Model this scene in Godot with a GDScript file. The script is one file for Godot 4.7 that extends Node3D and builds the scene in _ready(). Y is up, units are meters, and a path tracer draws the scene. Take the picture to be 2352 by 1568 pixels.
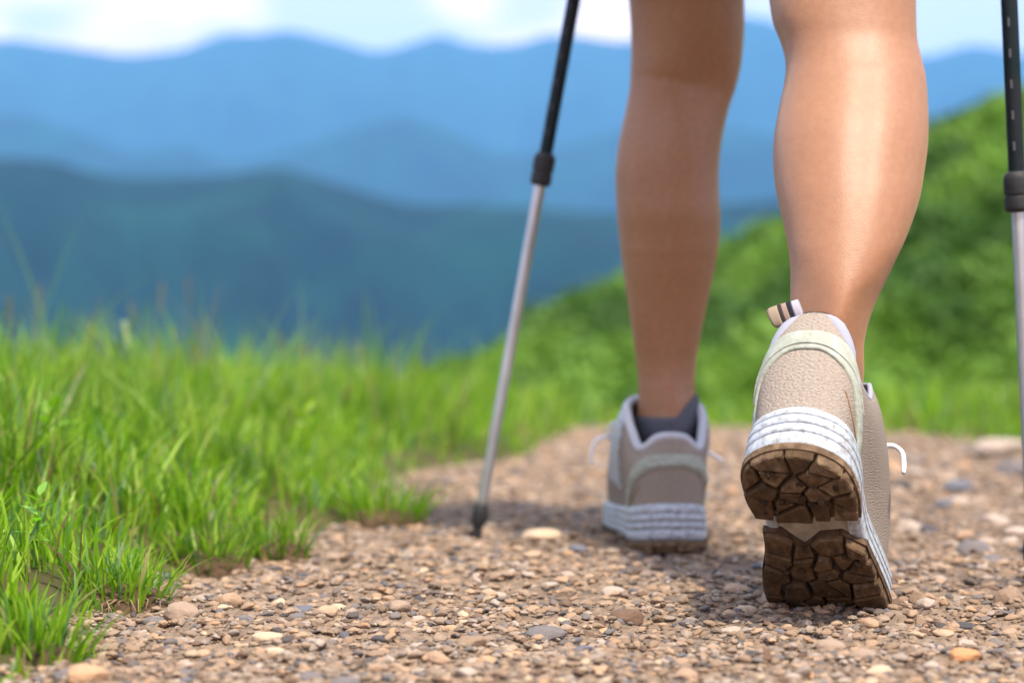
extends Node3D

const F_PX := 4400.0      # focal length in pixels of a 2352 pixel wide frame
const EYE := 0.225        # height of the lens above the path

# ---------------------------------------------------------------- mesh helper
class MB:
	var v := PackedVector3Array()
	var c := PackedColorArray()
	var i := PackedInt32Array()
	var tint := Color(1, 1, 1)

	func vert(p: Vector3) -> int:
		v.append(p)
		c.append(tint)
		return v.size() - 1

	func tri(a: int, b: int, d: int) -> void:
		i.append(a)
		i.append(b)
		i.append(d)

	func rings(rows: Array, closed := true, cap_a := false, cap_b := false) -> void:
		var first := v.size()
		var n: int = rows[0].size()
		for r in rows:
			for p in r:
				vert(p)
		var m := n if closed else n - 1
		for a in rows.size() - 1:
			for b in m:
				var p := first + a * n + b
				var q := first + a * n + (b + 1) % n
				tri(p, q, p + n)
				tri(q, q + n, p + n)
		if cap_a:
			cap(first, n, true)
		if cap_b:
			cap(first + (rows.size() - 1) * n, n, false)

	func cap(at: int, n: int, back: bool) -> void:
		var mid := Vector3.ZERO
		for k in n:
			mid += v[at + k]
		var m := vert(mid / n)
		for k in n:
			var p := at + k
			var q := at + (k + 1) % n
			if back:
				tri(q, p, m)
			else:
				tri(p, q, m)

	func tube(pts: Array, radii: Array, sides := 12, cap := true) -> void:
		var rows := []
		var side := Vector3.ZERO
		for k in pts.size():
			var a: Vector3 = pts[maxi(0, k - 1)]
			var b: Vector3 = pts[mini(pts.size() - 1, k + 1)]
			var t := (b - a).normalized()
			if side == Vector3.ZERO:
				side = t.cross(Vector3(0, 0, 1) if absf(t.z) < 0.9 else Vector3(0, 1, 0)).normalized()
			side = (side - t * side.dot(t)).normalized()
			var up := t.cross(side)
			var row := PackedVector3Array()
			for s in sides:
				var f := TAU * s / sides
				row.append(Vector3(pts[k]) + (side * cos(f) + up * sin(f)) * float(radii[k]))
			rows.append(row)
		rings(rows, true, cap, cap)

	func commit(mat: Material, flat := false, outward := true) -> ArrayMesh:
		if outward:
			var mid := Vector3.ZERO
			for p in v:
				mid += p
			mid /= maxi(1, v.size())
			var vol := 0.0
			for k in range(0, i.size(), 3):
				vol += (v[i[k]] - mid).dot((v[i[k + 2]] - mid).cross(v[i[k + 1]] - mid))
			if vol < 0.0:
				for k in range(0, i.size(), 3):
					var s := i[k]
					i[k] = i[k + 1]
					i[k + 1] = s
		var arr := []
		arr.resize(Mesh.ARRAY_MAX)
		arr[Mesh.ARRAY_VERTEX] = v
		arr[Mesh.ARRAY_COLOR] = c
		arr[Mesh.ARRAY_INDEX] = i
		if not flat:
			var n := PackedVector3Array()
			n.resize(v.size())
			for k in range(0, i.size(), 3):
				var f := (v[i[k + 2]] - v[i[k]]).cross(v[i[k + 1]] - v[i[k]])
				n[i[k]] += f
				n[i[k + 1]] += f
				n[i[k + 2]] += f
			for k in n.size():
				n[k] = n[k].normalized() if n[k].length_squared() > 1e-26 else Vector3.UP
			arr[Mesh.ARRAY_NORMAL] = n
		var mesh := ArrayMesh.new()
		mesh.add_surface_from_arrays(Mesh.PRIMITIVE_TRIANGLES, arr)
		mesh.surface_set_material(0, mat)
		return mesh

# ---------------------------------------------------------------- naming
var used := {}

func numbered(called: String) -> String:
	var n: int = used.get(called, 0)
	used[called] = n + 1
	return called if n == 0 else "%s_%03d" % [called, n]

func obj(called: String, mesh: Mesh, parent: Node = null) -> MeshInstance3D:
	var o := MeshInstance3D.new()
	o.mesh = mesh
	if parent == null:
		o.name = numbered(called)
		add_child(o, true)
	else:
		var key := "%d/%s" % [parent.get_instance_id(), called]
		var n: int = used.get(key, 0)
		used[key] = n + 1
		o.name = called if n == 0 else "%s_%03d" % [called, n]
		parent.add_child(o, true)
	return o

func tag(o: Node, label: String, category: String, group := "") -> Node:
	o.set_meta("label", label)
	o.set_meta("category", category)
	if group != "":
		o.set_meta("group", group)
	return o

func thing(called: String, label: String, category: String, at := Vector3.ZERO, group := "") -> Node3D:
	var o := Node3D.new()
	o.name = numbered(called)
	add_child(o, true)
	o.position = at
	tag(o, label, category, group)
	return o

func struct(called: String, mesh: Mesh) -> MeshInstance3D:
	var o := obj(called, mesh)
	o.set_meta("kind", "structure")
	return o

# ---------------------------------------------------------------- materials
func lin(r: float, g: float, b: float) -> Color:
	return Color(r, g, b).linear_to_srgb()

func noise_tex(freq: float, oct: int, lo: Color, hi: Color, size := 256, sd := 1, kind := FastNoiseLite.TYPE_SIMPLEX_SMOOTH, mid = null) -> NoiseTexture2D:
	var n := FastNoiseLite.new()
	n.noise_type = kind
	n.seed = sd
	n.frequency = freq
	n.fractal_octaves = oct
	var t := NoiseTexture2D.new()
	t.width = size
	t.height = size
	t.seamless = true
	t.noise = n
	var g := Gradient.new()
	g.set_color(0, lo)
	g.set_color(1, hi)
	if mid != null:
		g.add_point(0.5, mid)
	t.color_ramp = g
	return t

func mat(color: Color, rough := 0.8, spec := 0.5) -> StandardMaterial3D:
	var m := StandardMaterial3D.new()
	m.albedo_color = color
	m.roughness = rough
	m.metallic_specular = spec
	m.cull_mode = BaseMaterial3D.CULL_DISABLED
	return m

func textured(m: StandardMaterial3D, albedo: Texture2D, scale: float, bump: Texture2D = null, cm := 0.05, world := false, stretch := Vector3.ONE) -> StandardMaterial3D:
	m.uv1_triplanar = true
	m.uv1_world_triplanar = world
	m.uv1_scale = stretch * scale
	m.albedo_texture = albedo
	if bump != null:
		m.heightmap_enabled = true
		m.heightmap_texture = bump
		m.heightmap_scale = cm
	return m

# ---------------------------------------------------------------- small maths
func sm(a: float, b: float, x: float) -> float:
	var t := clampf((x - a) / (b - a), 0.0, 1.0)
	return t * t * (3.0 - 2.0 * t)

func gauss(x: float, s: float) -> float:
	return exp(-x * x / (2.0 * s * s))

# value of column k of a table of rows sorted by their first column, by a smooth curve
func look(rows: Array, x: float, k: int) -> float:
	var n := rows.size()
	if x <= float(rows[0][0]):
		return rows[0][k]
	if x >= float(rows[n - 1][0]):
		return rows[n - 1][k]
	var j := 0
	while x > float(rows[j + 1][0]):
		j += 1
	var t: float = (x - float(rows[j][0])) / (float(rows[j + 1][0]) - float(rows[j][0]))
	return cubic_interpolate(float(rows[j][k]), float(rows[j + 1][k]), float(rows[maxi(0, j - 1)][k]), float(rows[mini(n - 1, j + 2)][k]), t)

func at(px: float, py: float, d: float) -> Vector3:
	return Vector3((px - 1176.0) * d / F_PX, EYE - (py - 784.0) * d / F_PX, -d)

func on_path(px: float, py: float) -> Vector3:
	var d := EYE * F_PX / (py - 784.0)
	var p := at(px, py, d)
	p.y = path_h(p.x, d)
	return p

# ---------------------------------------------------------------- terrain
var nz := FastNoiseLite.new()
var nfine := FastNoiseLite.new()

const EDGE := [[0.0, -0.3], [1.276, -0.312], [1.383, -0.317], [1.533, -0.338], [1.607, -0.307], [1.689, -0.306], [1.813, -0.312], [1.882, -0.263], [1.957, -0.223], [2.089, -0.231], [2.23, -0.234], [2.324, -0.154], [2.5, -0.157], [2.861, -0.175], [3.183, -0.164], [3.722, 0.046], [5.051, 0.177], [7.0, 0.45], [9.0, 0.7]]
const EDGE_R := [[0.0, 0.75], [1.5, 0.82], [2.6, 0.95], [3.2, 0.92], [3.8, 0.90], [4.2, 0.88], [4.7, 0.80], [5.5, 0.75], [7.0, 0.9], [9.0, 1.1]]

func left_edge(d: float) -> float:
	return look(EDGE, d, 1) + nz.get_noise_2d(d * 11.0, 3.0) * 0.022 + nz.get_noise_2d(d * 36.0, 3.0) * 0.010

func right_edge(d: float) -> float:
	return look(EDGE_R, d, 1) + nz.get_noise_2d(d * 9.0, 40.0) * 0.10

func crest(d: float) -> float:      # the path tops out about five metres off and drops behind
	var a := maxf(0.0, d - 4.7)
	return -0.05 * a * a if a < 3.0 else -0.45 - 0.3 * (a - 3.0)

func path_h(x: float, d: float) -> float:
	return crest(d) + nz.get_noise_2d(x * 9.0, d * 9.0) * 0.009 + nz.get_noise_2d(x * 40.0, d * 40.0 + 90.0) * 0.004 + 0.03 * sm(0.75, 1.3, x) * sm(2.4, 3.4, d)

func ground_h(x: float, d: float) -> float:
	var g := crest(d) - 0.012
	var l := left_edge(d) - x
	g += 0.045 * sm(-0.01, 0.09, l) + 0.10 * sm(0.08, 0.8, l) * (1.0 - 0.75 * sm(2.4, 4.4, d)) + nz.get_noise_2d(x * 6.0, d * 6.0) * 0.02 * sm(0.0, 0.2, l)
	var r := x - right_edge(d)
	g += 0.05 * sm(-0.02, 0.35, r) + 0.9 * sm(0.4, 3.5, r) * sm(3.5, 8.5, d)
	if d > 9.0:
		g = lerpf(g, -150.0 + 40.0 * nz.get_noise_2d(x * 0.004, d * 0.004), sm(9.0, 700.0, d))
	return g

func height_mesh(xs: PackedFloat32Array, ds: PackedFloat32Array, h: Callable, m: Material) -> ArrayMesh:
	var b := MB.new()
	var rows := []
	for d in ds:
		var row := PackedVector3Array()
		for x in xs:
			row.append(Vector3(x, h.call(x, d), -d))
		rows.append(row)
	b.rings(rows, false)
	# front faces upwards
	if (b.v[b.i[2]] - b.v[b.i[0]]).cross(b.v[b.i[1]] - b.v[b.i[0]]).y < 0.0:
		for k in range(0, b.i.size(), 3):
			var s := b.i[k]
			b.i[k] = b.i[k + 1]
			b.i[k + 1] = s
	return b.commit(m, false, false)

func steps(a: float, b: float, s: float) -> PackedFloat32Array:
	var r := PackedFloat32Array()
	var x := a
	while x < b - s * 0.001:
		r.append(x)
		x += s
	r.append(b)
	return r

func grow(a: float, b: float, k: float, s: float) -> PackedFloat32Array:
	var r := PackedFloat32Array()
	var x := a
	while x < b:
		s *= k
		x += s
		r.append(minf(x, b))
	return r

# ---------------------------------------------------------------- _ready
func _ready() -> void:
	# camera
	var cam := Camera3D.new()
	cam.name = "camera"
	var phys := CameraAttributesPhysical.new()
	phys.frustum_focal_length = 12.0 / (784.0 / F_PX)
	phys.frustum_near = 0.05
	phys.frustum_far = 60000.0
	phys.frustum_focus_distance = 1.53
	phys.exposure_aperture = 3.9
	cam.attributes = phys
	cam.position = Vector3(0, EYE, 0)
	add_child(cam)
	cam.current = true
	# sky, haze, exposure
	var env := Environment.new()
	env.background_mode = Environment.BG_SKY
	env.tonemap_mode = Environment.TONE_MAPPER_LINEAR
	env.tonemap_exposure = 2.15
	env.sdfgi_enabled = true
	env.ssao_enabled = true
	env.ssil_enabled = true
	env.sky = Sky.new()
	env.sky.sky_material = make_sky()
	env.background_energy_multiplier = 1.3
	env.fog_enabled = true
	env.fog_density = 0.000084
	env.fog_light_color = lin(0.195, 0.53, 1.0)
	var we := WorldEnvironment.new()
	we.name = "environment"
	we.environment = env
	add_child(we)
	# sun, close to the zenith, a little to the right and behind
	var sun := DirectionalLight3D.new()
	sun.name = "sun"
	sun.light_energy = 1.4
	sun.light_color = Color(1.0, 0.95, 0.87)
	sun.light_angular_distance = 6.0
	sun.shadow_enabled = true
	add_child(sun)
	sun.look_at_from_position(Vector3(0.25, 1.0, 0.58), Vector3.ZERO, Vector3.FORWARD)

	nz.noise_type = FastNoiseLite.TYPE_SIMPLEX_SMOOTH
	nz.seed = 7
	nz.frequency = 1.0
	nz.fractal_octaves = 2
	nfine.noise_type = FastNoiseLite.TYPE_SIMPLEX_SMOOTH
	nfine.seed = 11
	nfine.frequency = 1.0
	nfine.fractal_octaves = 3

	build_terrain()
	build_hillside()
	build_person()
	build_poles()
	build_path_stones()
	build_grass()
	build_plants()

func make_sky() -> PanoramaSkyMaterial:
	var w := 1024
	var h := 512
	var n := FastNoiseLite.new()
	n.seed = 21
	n.frequency = 1.0
	n.noise_type = FastNoiseLite.TYPE_SIMPLEX_SMOOTH
	n.fractal_octaves = 5
	var im := Image.create(w, h, false, Image.FORMAT_RGBF)
	for y in h:
		var el := PI * (0.5 - (y + 0.5) / h)
		var up := sin(el)
		for x in w:
			var az := TAU * ((x + 0.5) / w - 0.5)
			var dir := Vector3(sin(az) * cos(el), up, -cos(az) * cos(el))
			var col := Color(0.72, 0.60, 0.72).lerp(Color(0.16, 0.34, 0.78), pow(clampf(up, 0, 1), 0.6))
			if up > -0.02:
				# clouds lie in a sheet: further off they pack together towards the horizon
				var q := dir / (maxf(up, 0.0) + 0.16) * 0.55
				var f := lerpf(n.get_noise_3d(dir.x * 5.5 + 3.1, dir.y * 13.0 + 1.7, dir.z * 5.5), n.get_noise_3d(q.x * 1.3 + 5.3, q.z * 1.3 - 2.1, up * 4.0), sm(0.15, 0.5, up))
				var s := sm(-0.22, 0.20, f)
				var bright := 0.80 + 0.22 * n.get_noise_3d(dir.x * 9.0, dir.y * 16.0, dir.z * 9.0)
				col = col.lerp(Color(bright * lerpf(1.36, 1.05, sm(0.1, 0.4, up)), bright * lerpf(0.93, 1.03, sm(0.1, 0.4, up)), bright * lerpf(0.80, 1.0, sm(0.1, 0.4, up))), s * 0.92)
			im.set_pixel(x, y, Color(col.r, col.g, col.b))
	var m := PanoramaSkyMaterial.new()
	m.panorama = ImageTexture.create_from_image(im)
	return m

# ---------------------------------------------------------------- ground, mountains
func build_terrain() -> void:
	var soil := noise_tex(0.02, 5, lin(0.13, 0.085, 0.05), lin(0.26, 0.18, 0.115), 512, 3)
	var bump := noise_tex(0.03, 5, Color.BLACK, Color.WHITE, 512, 4)
	var gm := textured(mat(Color.WHITE, 0.95, 0.2), noise_tex(0.02, 4, lin(0.035, 0.03, 0.015), lin(0.10, 0.095, 0.035), 256, 5), 2.0, bump, 0.4, true)
	var xs := PackedFloat32Array()
	var far := grow(2.6, 20000.0, 1.3, 0.08)
	for k in range(far.size() - 1, -1, -1):
		xs.append(-far[k])
	xs.append_array(steps(-2.6, 2.6, 0.05))
	xs.append_array(far)
	var ds := PackedFloat32Array([-60.0, -20.0, -8.0, -3.0, -1.0, 0.0])
	ds.append_array(steps(0.5, 6.0, 0.05))
	ds.append_array(grow(6.0, 13600.0, 1.22, 0.06))
	struct("ground", height_mesh(xs, ds, ground_h, gm))
	# path: its own sheet, a little above the ground
	var pm := textured(mat(Color.WHITE, 0.95, 0.25), noise_tex(0.025, 5, lin(0.10, 0.070, 0.048), lin(0.27, 0.195, 0.14), 512, 6), 5.0, bump, 0.5, true)
	var b := MB.new()
	var rows := []
	for d in steps(0.4, 9.0, 0.016):
		var l := left_edge(d) - 0.10
		var r := right_edge(d) + 0.12
		var row := PackedVector3Array()
		for k in 111:
			var x := lerpf(l, r, k / 110.0)
			row.append(Vector3(x, path_h(x, d), -d))
		rows.append(row)
	b.rings(rows, false)
	path_node = struct("path", b.commit(pm, false, false))
	# mountains: solid ridges, blue through the air and by haze blue put into the forest colour
	var forest := textured(mat(Color.WHITE, 0.95, 0.2), noise_tex(0.008, 4, lin(0.0003, 0.004, 0.006), lin(0.007, 0.048, 0.034), 512, 8), 0.0009, null, 0.05, true)
	mountain("mountain_ridge", 2900.0, 900.0, [[-100, 372], [100, 372], [250, 398], [350, 402], [450, 404], [550, 402], [640, 388], [740, 405], [850, 440], [980, 462], [1100, 470], [1300, 487], [1500, 480], [1650, 462], [1800, 455], [2100, 450], [2500, 430]], 12.0, forest, 5)
	mountain("mountain_range", 12500.0, 3000.0, [[-100, 105], [0, 103], [150, 112], [290, 135], [400, 125], [440, 112], [490, 88], [540, 74], [585, 84], [620, 83], [700, 95], [790, 112], [870, 125], [930, 112], [975, 92], [1020, 76], [1060, 90], [1100, 92], [1250, 72], [1400, 92], [1550, 85], [1710, 60], [1800, 75], [2100, 120], [2250, 106], [2500, 130]], 40.0, forest, 9)
	mountain("mountain_range", 7800.0, 1500.0, [[-100, 250], [60, 262], [170, 300], [300, 352], [430, 340], [540, 372], [680, 338], [830, 282], [930, 262], [1040, 300], [1160, 352], [1300, 330], [1500, 270], [1700, 300], [1900, 330], [2100, 270], [2500, 300]], 25.0, forest, 13)

var path_node: MeshInstance3D

func mountain(called: String, d: float, deep: float, line: Array, rough: float, m: Material, sd: int) -> void:
	# crest line heights by bearing at the ridge's own distance, carried on past the frame by noise
	var n := FastNoiseLite.new()
	n.seed = sd
	n.noise_type = FastNoiseLite.TYPE_SIMPLEX_SMOOTH
	n.frequency = 1.0
	n.fractal_octaves = 4
	var half := d * 0.62
	var rows := []
	for j in 41:
		var t := j / 40.0            # 0 foot on this side, 0.6 crest, 1 foot behind
		var row := PackedVector3Array()
		for k in 161:
			var x := lerpf(-half, half, k / 160.0)
			var px := 1176.0 + x / d * F_PX
			var top := EYE + (784.0 - look(line, px, 1)) * d / F_PX
			top += n.get_noise_2d(x / d * 9.0, 1.0) * d * 0.01 * sm(1176.0, 1700.0, absf(px - 1176.0))
			var f := sm(0.0, 0.62, t) if t < 0.62 else 1.0 - sm(0.62, 1.0, t)
			f = pow(f, 0.8)
			var spur := n.get_noise_2d(x / d * 14.0, t * 1.5 + 4.0)
			var y := lerpf(-160.0, top, f) + spur * (top + 160.0) * 0.40 * sin(PI * clampf(t / 0.45, 0, 1)) * float(t < 0.45) + n.get_noise_2d(x / d * 70.0, t * 9.0) * rough * 0.12
			var dd := d + (t - 0.62) * deep * 1.6 + n.get_noise_2d(x / d * 6.0, 20.0) * deep * 0.25
			row.append(Vector3(x * dd / d, y, -dd))
		rows.append(row)
	var b := MB.new()
	b.rings(rows, false)
	struct(called, b.commit(m, false, false))

# ---------------------------------------------------------------- hillside with scrub
const RIDGE := [[-40.0, -14.0], [-12.0, -6.0], [-5.0, -2.6], [-2.6, -1.3], [-0.6, -0.3], [2.2, 1.25], [4.3, 1.62], [5.7, 2.4], [7.5, 3.35], [8.7, 4.2], [10.2, 4.9], [13.0, 6.2], [20.0, 9.0], [45.0, 13.0]]

func hill_h(x: float, d: float) -> float:
	var top := look(RIDGE, x * 40.0 / maxf(d, 18.0) if d < 40.0 else x, 1)
	var low := -1.1 + 0.02 * x
	var f := sm(7.0, 42.0, d) if d < 42.0 else 1.0 - 0.6 * sm(42.0, 75.0, d)
	var y := lerpf(low, top, f)
	y += nz.get_noise_2d(x * 0.45, d * 0.25) * 0.45 * sm(9.0, 16.0, d)
	return y

func leaf_clump(rng: RandomNumberGenerator, count: int, radius: float, leaf: float, squash: float, m: Material, dark: Color, light: Color) -> ArrayMesh:
	var b := MB.new()
	var lobes := []
	for k in 9:
		var a := rng.randf() * TAU
		var r := rng.randf_range(0.15, 0.62) * radius
		lobes.append([Vector3(cos(a) * r, rng.randf_range(0.25, 0.95) * radius * squash, sin(a) * r), rng.randf_range(0.28, 0.5) * radius])
	for k in count:
		var l = lobes[rng.randi() % lobes.size()]
		var dir := Vector3(rng.randfn(), rng.randfn() * 0.9 + 0.25, rng.randfn()).normalized()
		var p: Vector3 = l[0] + dir * float(l[1]) * pow(rng.randf(), 0.35)
		if p.y < 0.0:
			p.y = rng.randf() * 0.2 * radius
		var out_ := (dir + Vector3(rng.randfn(), rng.randfn(), rng.randfn()) * 0.6).normalized()
		var s := leaf * rng.randf_range(0.6, 1.5)
		var side := out_.cross(Vector3(rng.randfn(), rng.randfn(), rng.randfn())).normalized()
		var along := out_.cross(side).normalized()
		b.tint = dark.lerp(light, rng.randf())
		var o := b.v.size()
		b.vert(p - along * s)
		b.vert(p + side * s * 0.5 + out_ * s * 0.12)
		b.vert(p + along * s)
		b.vert(p - side * s * 0.5 + out_ * s * 0.12)
		b.tri(o, o + 1, o + 2)
		b.tri(o, o + 2, o + 3)
	return b.commit(m, true, false)

func build_hillside() -> void:
	var gm := textured(mat(Color.WHITE, 0.95, 0.2), noise_tex(0.02, 4, lin(0.04, 0.09, 0.012), lin(0.13, 0.24, 0.03), 256, 15), 0.25, null, 0.05, true)
	var xs := grow(0.0, 60.0, 1.05, 0.35)
	var all := PackedFloat32Array()
	for k in range(xs.size() - 1, -1, -1):
		all.append(-xs[k])
	all.append(0.0)
	all.append_array(xs)
	struct("hillside", height_mesh(all, grow(7.0, 90.0, 1.03, 0.25), hill_h, gm))
	var rng := RandomNumberGenerator.new()
	rng.seed = 77
	var lm := mat(Color.WHITE, 0.6, 0.4)
	lm.vertex_color_use_as_albedo = true
	lm.backlight_enabled = true
	lm.backlight = Color(0.5, 0.6, 0.25)
	var protos := []
	for k in 4:
		protos.append(leaf_clump(rng, 1500, 1.0, 0.06, 0.75, lm, Color(0.022, 0.055, 0.008), [Color(0.05, 0.13, 0.012), Color(0.065, 0.16, 0.016), Color(0.085, 0.20, 0.018), Color(0.028, 0.075, 0.012)][k]))
	var bark := mat(lin(0.10, 0.07, 0.045), 0.9)
	var stem := MB.new()
	for k in 5:
		var a := TAU * k / 5.0
		stem.tube([Vector3(0, -0.15, 0), Vector3(cos(a) * 0.12, 0.25, sin(a) * 0.12), Vector3(cos(a) * 0.35, 0.6, sin(a) * 0.35)], [0.03, 0.022, 0.01], 6)
	var stem_mesh := stem.commit(bark)
	var crest_spots := [[-1.0, 40.0, 0.6], [0.6, 40.0, 0.65], [2.0, 40.0, 0.6], [3.4, 41.0, 0.5], [4.8, 41.0, 0.55], [6.2, 40.0, 0.7], [7.4, 41.0, 0.55], [8.9, 40.0, 0.7], [10.3, 40.0, 0.75], [11.8, 40.0, 0.8]]
	var n := 0
	for c in crest_spots:
		bush(protos[n % 4], stem_mesh, Vector3(c[0], hill_h(c[0], c[1]) - 0.1, -c[1]), c[2], rng.randf() * TAU, "dense green bush on the skyline of the grassy hill", "bushes along the crest of the hill")
		n += 1
	for k in 46:
		var d := rng.randf_range(12.0, 38.0)
		var x := rng.randf_range(-0.10, 0.30) * d
		bush(protos[rng.randi() % 4], stem_mesh, Vector3(x, hill_h(x, d) - 0.1, -d), rng.randf_range(0.22, 0.48) * (0.5 + d / 45.0), rng.randf() * TAU, "rounded green bush growing on the slope of the hill", "bushes spread over the hillside")
	# a dark row of bushes at the foot of the hill, behind the end of the path
	for k in 9:
		var x := -0.75 + k * 0.33
		var d := 13.5 + rng.randf_range(-0.8, 0.8)
		bush(protos[3], stem_mesh, Vector3(x, hill_h(x, d) - 0.15, -d), rng.randf_range(0.5, 0.75), rng.randf() * TAU, "dark green bush in the row at the foot of the hill", "dark bushes at the foot of the hill")
	# low growth between the bushes
	var mm := MultiMesh.new()
	mm.transform_format = MultiMesh.TRANSFORM_3D
	mm.use_colors = true
	mm.mesh = leaf_clump(rng, 60, 0.22, 0.05, 0.9, lm, Color(0.6, 0.6, 0.6), Color(1, 1, 1))
	mm.instance_count = 16000
	for k in 16000:
		var d := rng.randf_range(7.5, 44.0)
		var x := rng.randf_range(-0.16, 0.36) * d
		var s := rng.randf_range(0.5, 1.4) * (0.5 + d / 50.0)
		mm.set_instance_transform(k, Transform3D(Basis(Vector3.UP, rng.randf() * TAU).scaled(Vector3(s, s * rng.randf_range(0.5, 1.1), s)), Vector3(x, hill_h(x, d) - 0.03, -d)))
		var patch := sm(-0.35, 0.30, nz.get_noise_2d(x * 0.35 + 9.0, d * 0.12)) * (0.15 + 0.85 * sm(10.0, 20.0, d + maxf(0.0, x) * 3.0))
		mm.set_instance_color(k, Color(0.05, 0.13, 0.012).lerp(Color(0.165, 0.315, 0.028), patch * rng.randf_range(0.6, 1.0)))
	var under := MultiMeshInstance3D.new()
	under.name = "undergrowth"
	under.multimesh = mm
	under.set_meta("kind", "stuff")
	under.set_meta("label", "low green undergrowth and grass covering the hillside")
	under.set_meta("category", "undergrowth")
	add_child(under)

func bush(crown: Mesh, stems: Mesh, p: Vector3, s: float, turn: float, label: String, group: String) -> void:
	var t := thing("bush", label, "bush", p, group)
	t.rotation.y = turn
	t.scale = Vector3.ONE * s
	obj("crown", crown, t)
	obj("stem", stems, t)

# ---------------------------------------------------------------- person
# right leg, left leg: pixel row, left edge, right edge, depth of the axis, depth of the half towards the camera over half width, the same away
const LEG_R := [
	[-420, 1735, 2135, 1.8, 1.02, 1.05], [-250, 1752, 2115, 1.768, 1.0, 1.0], [-100, 1762, 2102, 1.742, 0.98, 1.0], [0, 1769, 2098, 1.724, 0.97, 1.0], [50, 1778, 2098, 1.716, 0.97, 1.0], [100, 1797, 2101, 1.708, 0.98, 1.0], [140, 1806, 2110, 1.701, 0.995, 0.95], [180, 1804, 2119, 1.694, 1.02, 0.9],
	[240, 1792, 2123, 1.684, 1.05, 0.85], [300, 1781, 2124, 1.673, 1.08, 0.8], [350, 1777, 2121, 1.664, 1.1, 0.8], [400, 1779, 2114, 1.654, 1.12, 0.8], [450, 1786, 2106, 1.642, 1.13, 0.8], [500, 1797, 2092, 1.629, 1.14, 0.8], [550, 1808, 2074, 1.616, 1.155, 0.85],
	[600, 1815, 2053, 1.604, 1.18, 0.9], [650, 1817, 2032, 1.594, 1.22, 0.95], [700, 1816, 2010, 1.587, 1.27, 1.0], [740, 1817, 1995, 1.583, 1.30, 1.0], [790, 1815, 1985, 1.582, 1.3, 1.0], [850, 1810, 1985, 1.584, 1.2, 1.0], [930, 1812, 1980, 1.59, 0.8, 0.8]]
const LEG_L := [
	[-420, 1395, 1735, 2.02, 1.05, 1.1], [-250, 1420, 1720, 2.04, 1.02, 1.05], [-100, 1438, 1709, 2.058, 0.99, 1.0], [0, 1445, 1707, 2.069, 0.975, 1.0], [60, 1449, 1707, 2.075, 0.97, 1.0], [110, 1450, 1704, 2.079, 0.97, 1.0], [160, 1449, 1698, 2.082, 0.98, 1.0], [205, 1446, 1687, 2.085, 1.0, 1.0], [250, 1438, 1672, 2.087, 1.04, 1.0],
	[300, 1427, 1660, 2.089, 1.09, 0.95], [350, 1418, 1652, 2.09, 1.13, 0.9], [400, 1414, 1648, 2.091, 1.15, 0.88], [450, 1415, 1649, 2.092, 1.15, 0.86], [500, 1418, 1652, 2.092, 1.135, 0.86], [550, 1423, 1650, 2.093, 1.11, 0.86], [600, 1429, 1643, 2.093, 1.085, 0.88],
	[700, 1443, 1622, 2.094, 1.05, 0.92], [800, 1457, 1604, 2.095, 1.045, 0.98], [850, 1464, 1598, 2.095, 1.065, 1.0], [900, 1467, 1597, 2.095, 1.14, 1.05], [935, 1466, 1605, 2.097, 1.16, 1.1], [990, 1462, 1610, 2.10, 1.16, 1.1], [1060, 1462, 1608, 2.11, 0.9, 1.0]]

func leg_row(t: Array, py: float, right: bool, swell := 0.0) -> PackedVector3Array:
	var d := look(t, py, 3)
	var l := at(look(t, py, 1), py, d)
	var r := at(look(t, py, 2), py, d)
	var w := (r.x - l.x) / 2.0 + swell
	var mid := (l + r) / 2.0
	var back := w * look(t, py, 4)
	var front := w * look(t, py, 5)
	var ankle := sm(560.0, 720.0, py) if right else sm(720.0, 880.0, py)
	var row := PackedVector3Array()
	for k in 72:
		var f := TAU * k / 72.0
		var s := sin(f)
		var c := cos(f)
		var x := c * w
		var z := s * (back if s > 0.0 else front)
		if s > 0.0:
			# towards the ankle the back narrows to the tendon
			var pinch := ankle * 0.50 * pow(s, 1.6)
			x *= 1.0 - pinch * (1.0 - pow(s, 6.0) * 0.35)
			x += w * 0.06 * sin(2.0 * f) * (1.0 - ankle)
			if not right:
				# hollow and slanting crease behind the straight knee, tendons at its sides
				var u := (x / w)
				z -= w * 0.20 * gauss(py - 205.0, 50.0) * gauss(u - 0.28, 0.30) * s
				z += w * 0.05 * gauss(py - 150.0, 90.0) * (gauss(u + 0.62, 0.16) + gauss(u - 0.78, 0.14))
				z -= 0.0014 * gauss(py - (205.0 + u * 22.0), 7.0) * s
			else:
				var u := x / w
				z -= w * 0.03 * gauss(py - 80.0, 90.0) * gauss(u + 0.1, 0.45) * s
				z -= w * 0.03 * gauss(u + 0.02, 0.10) * gauss(py - 330.0, 130.0)
		row.append(mid + Vector3(x, 0, z))
	return row

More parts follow.
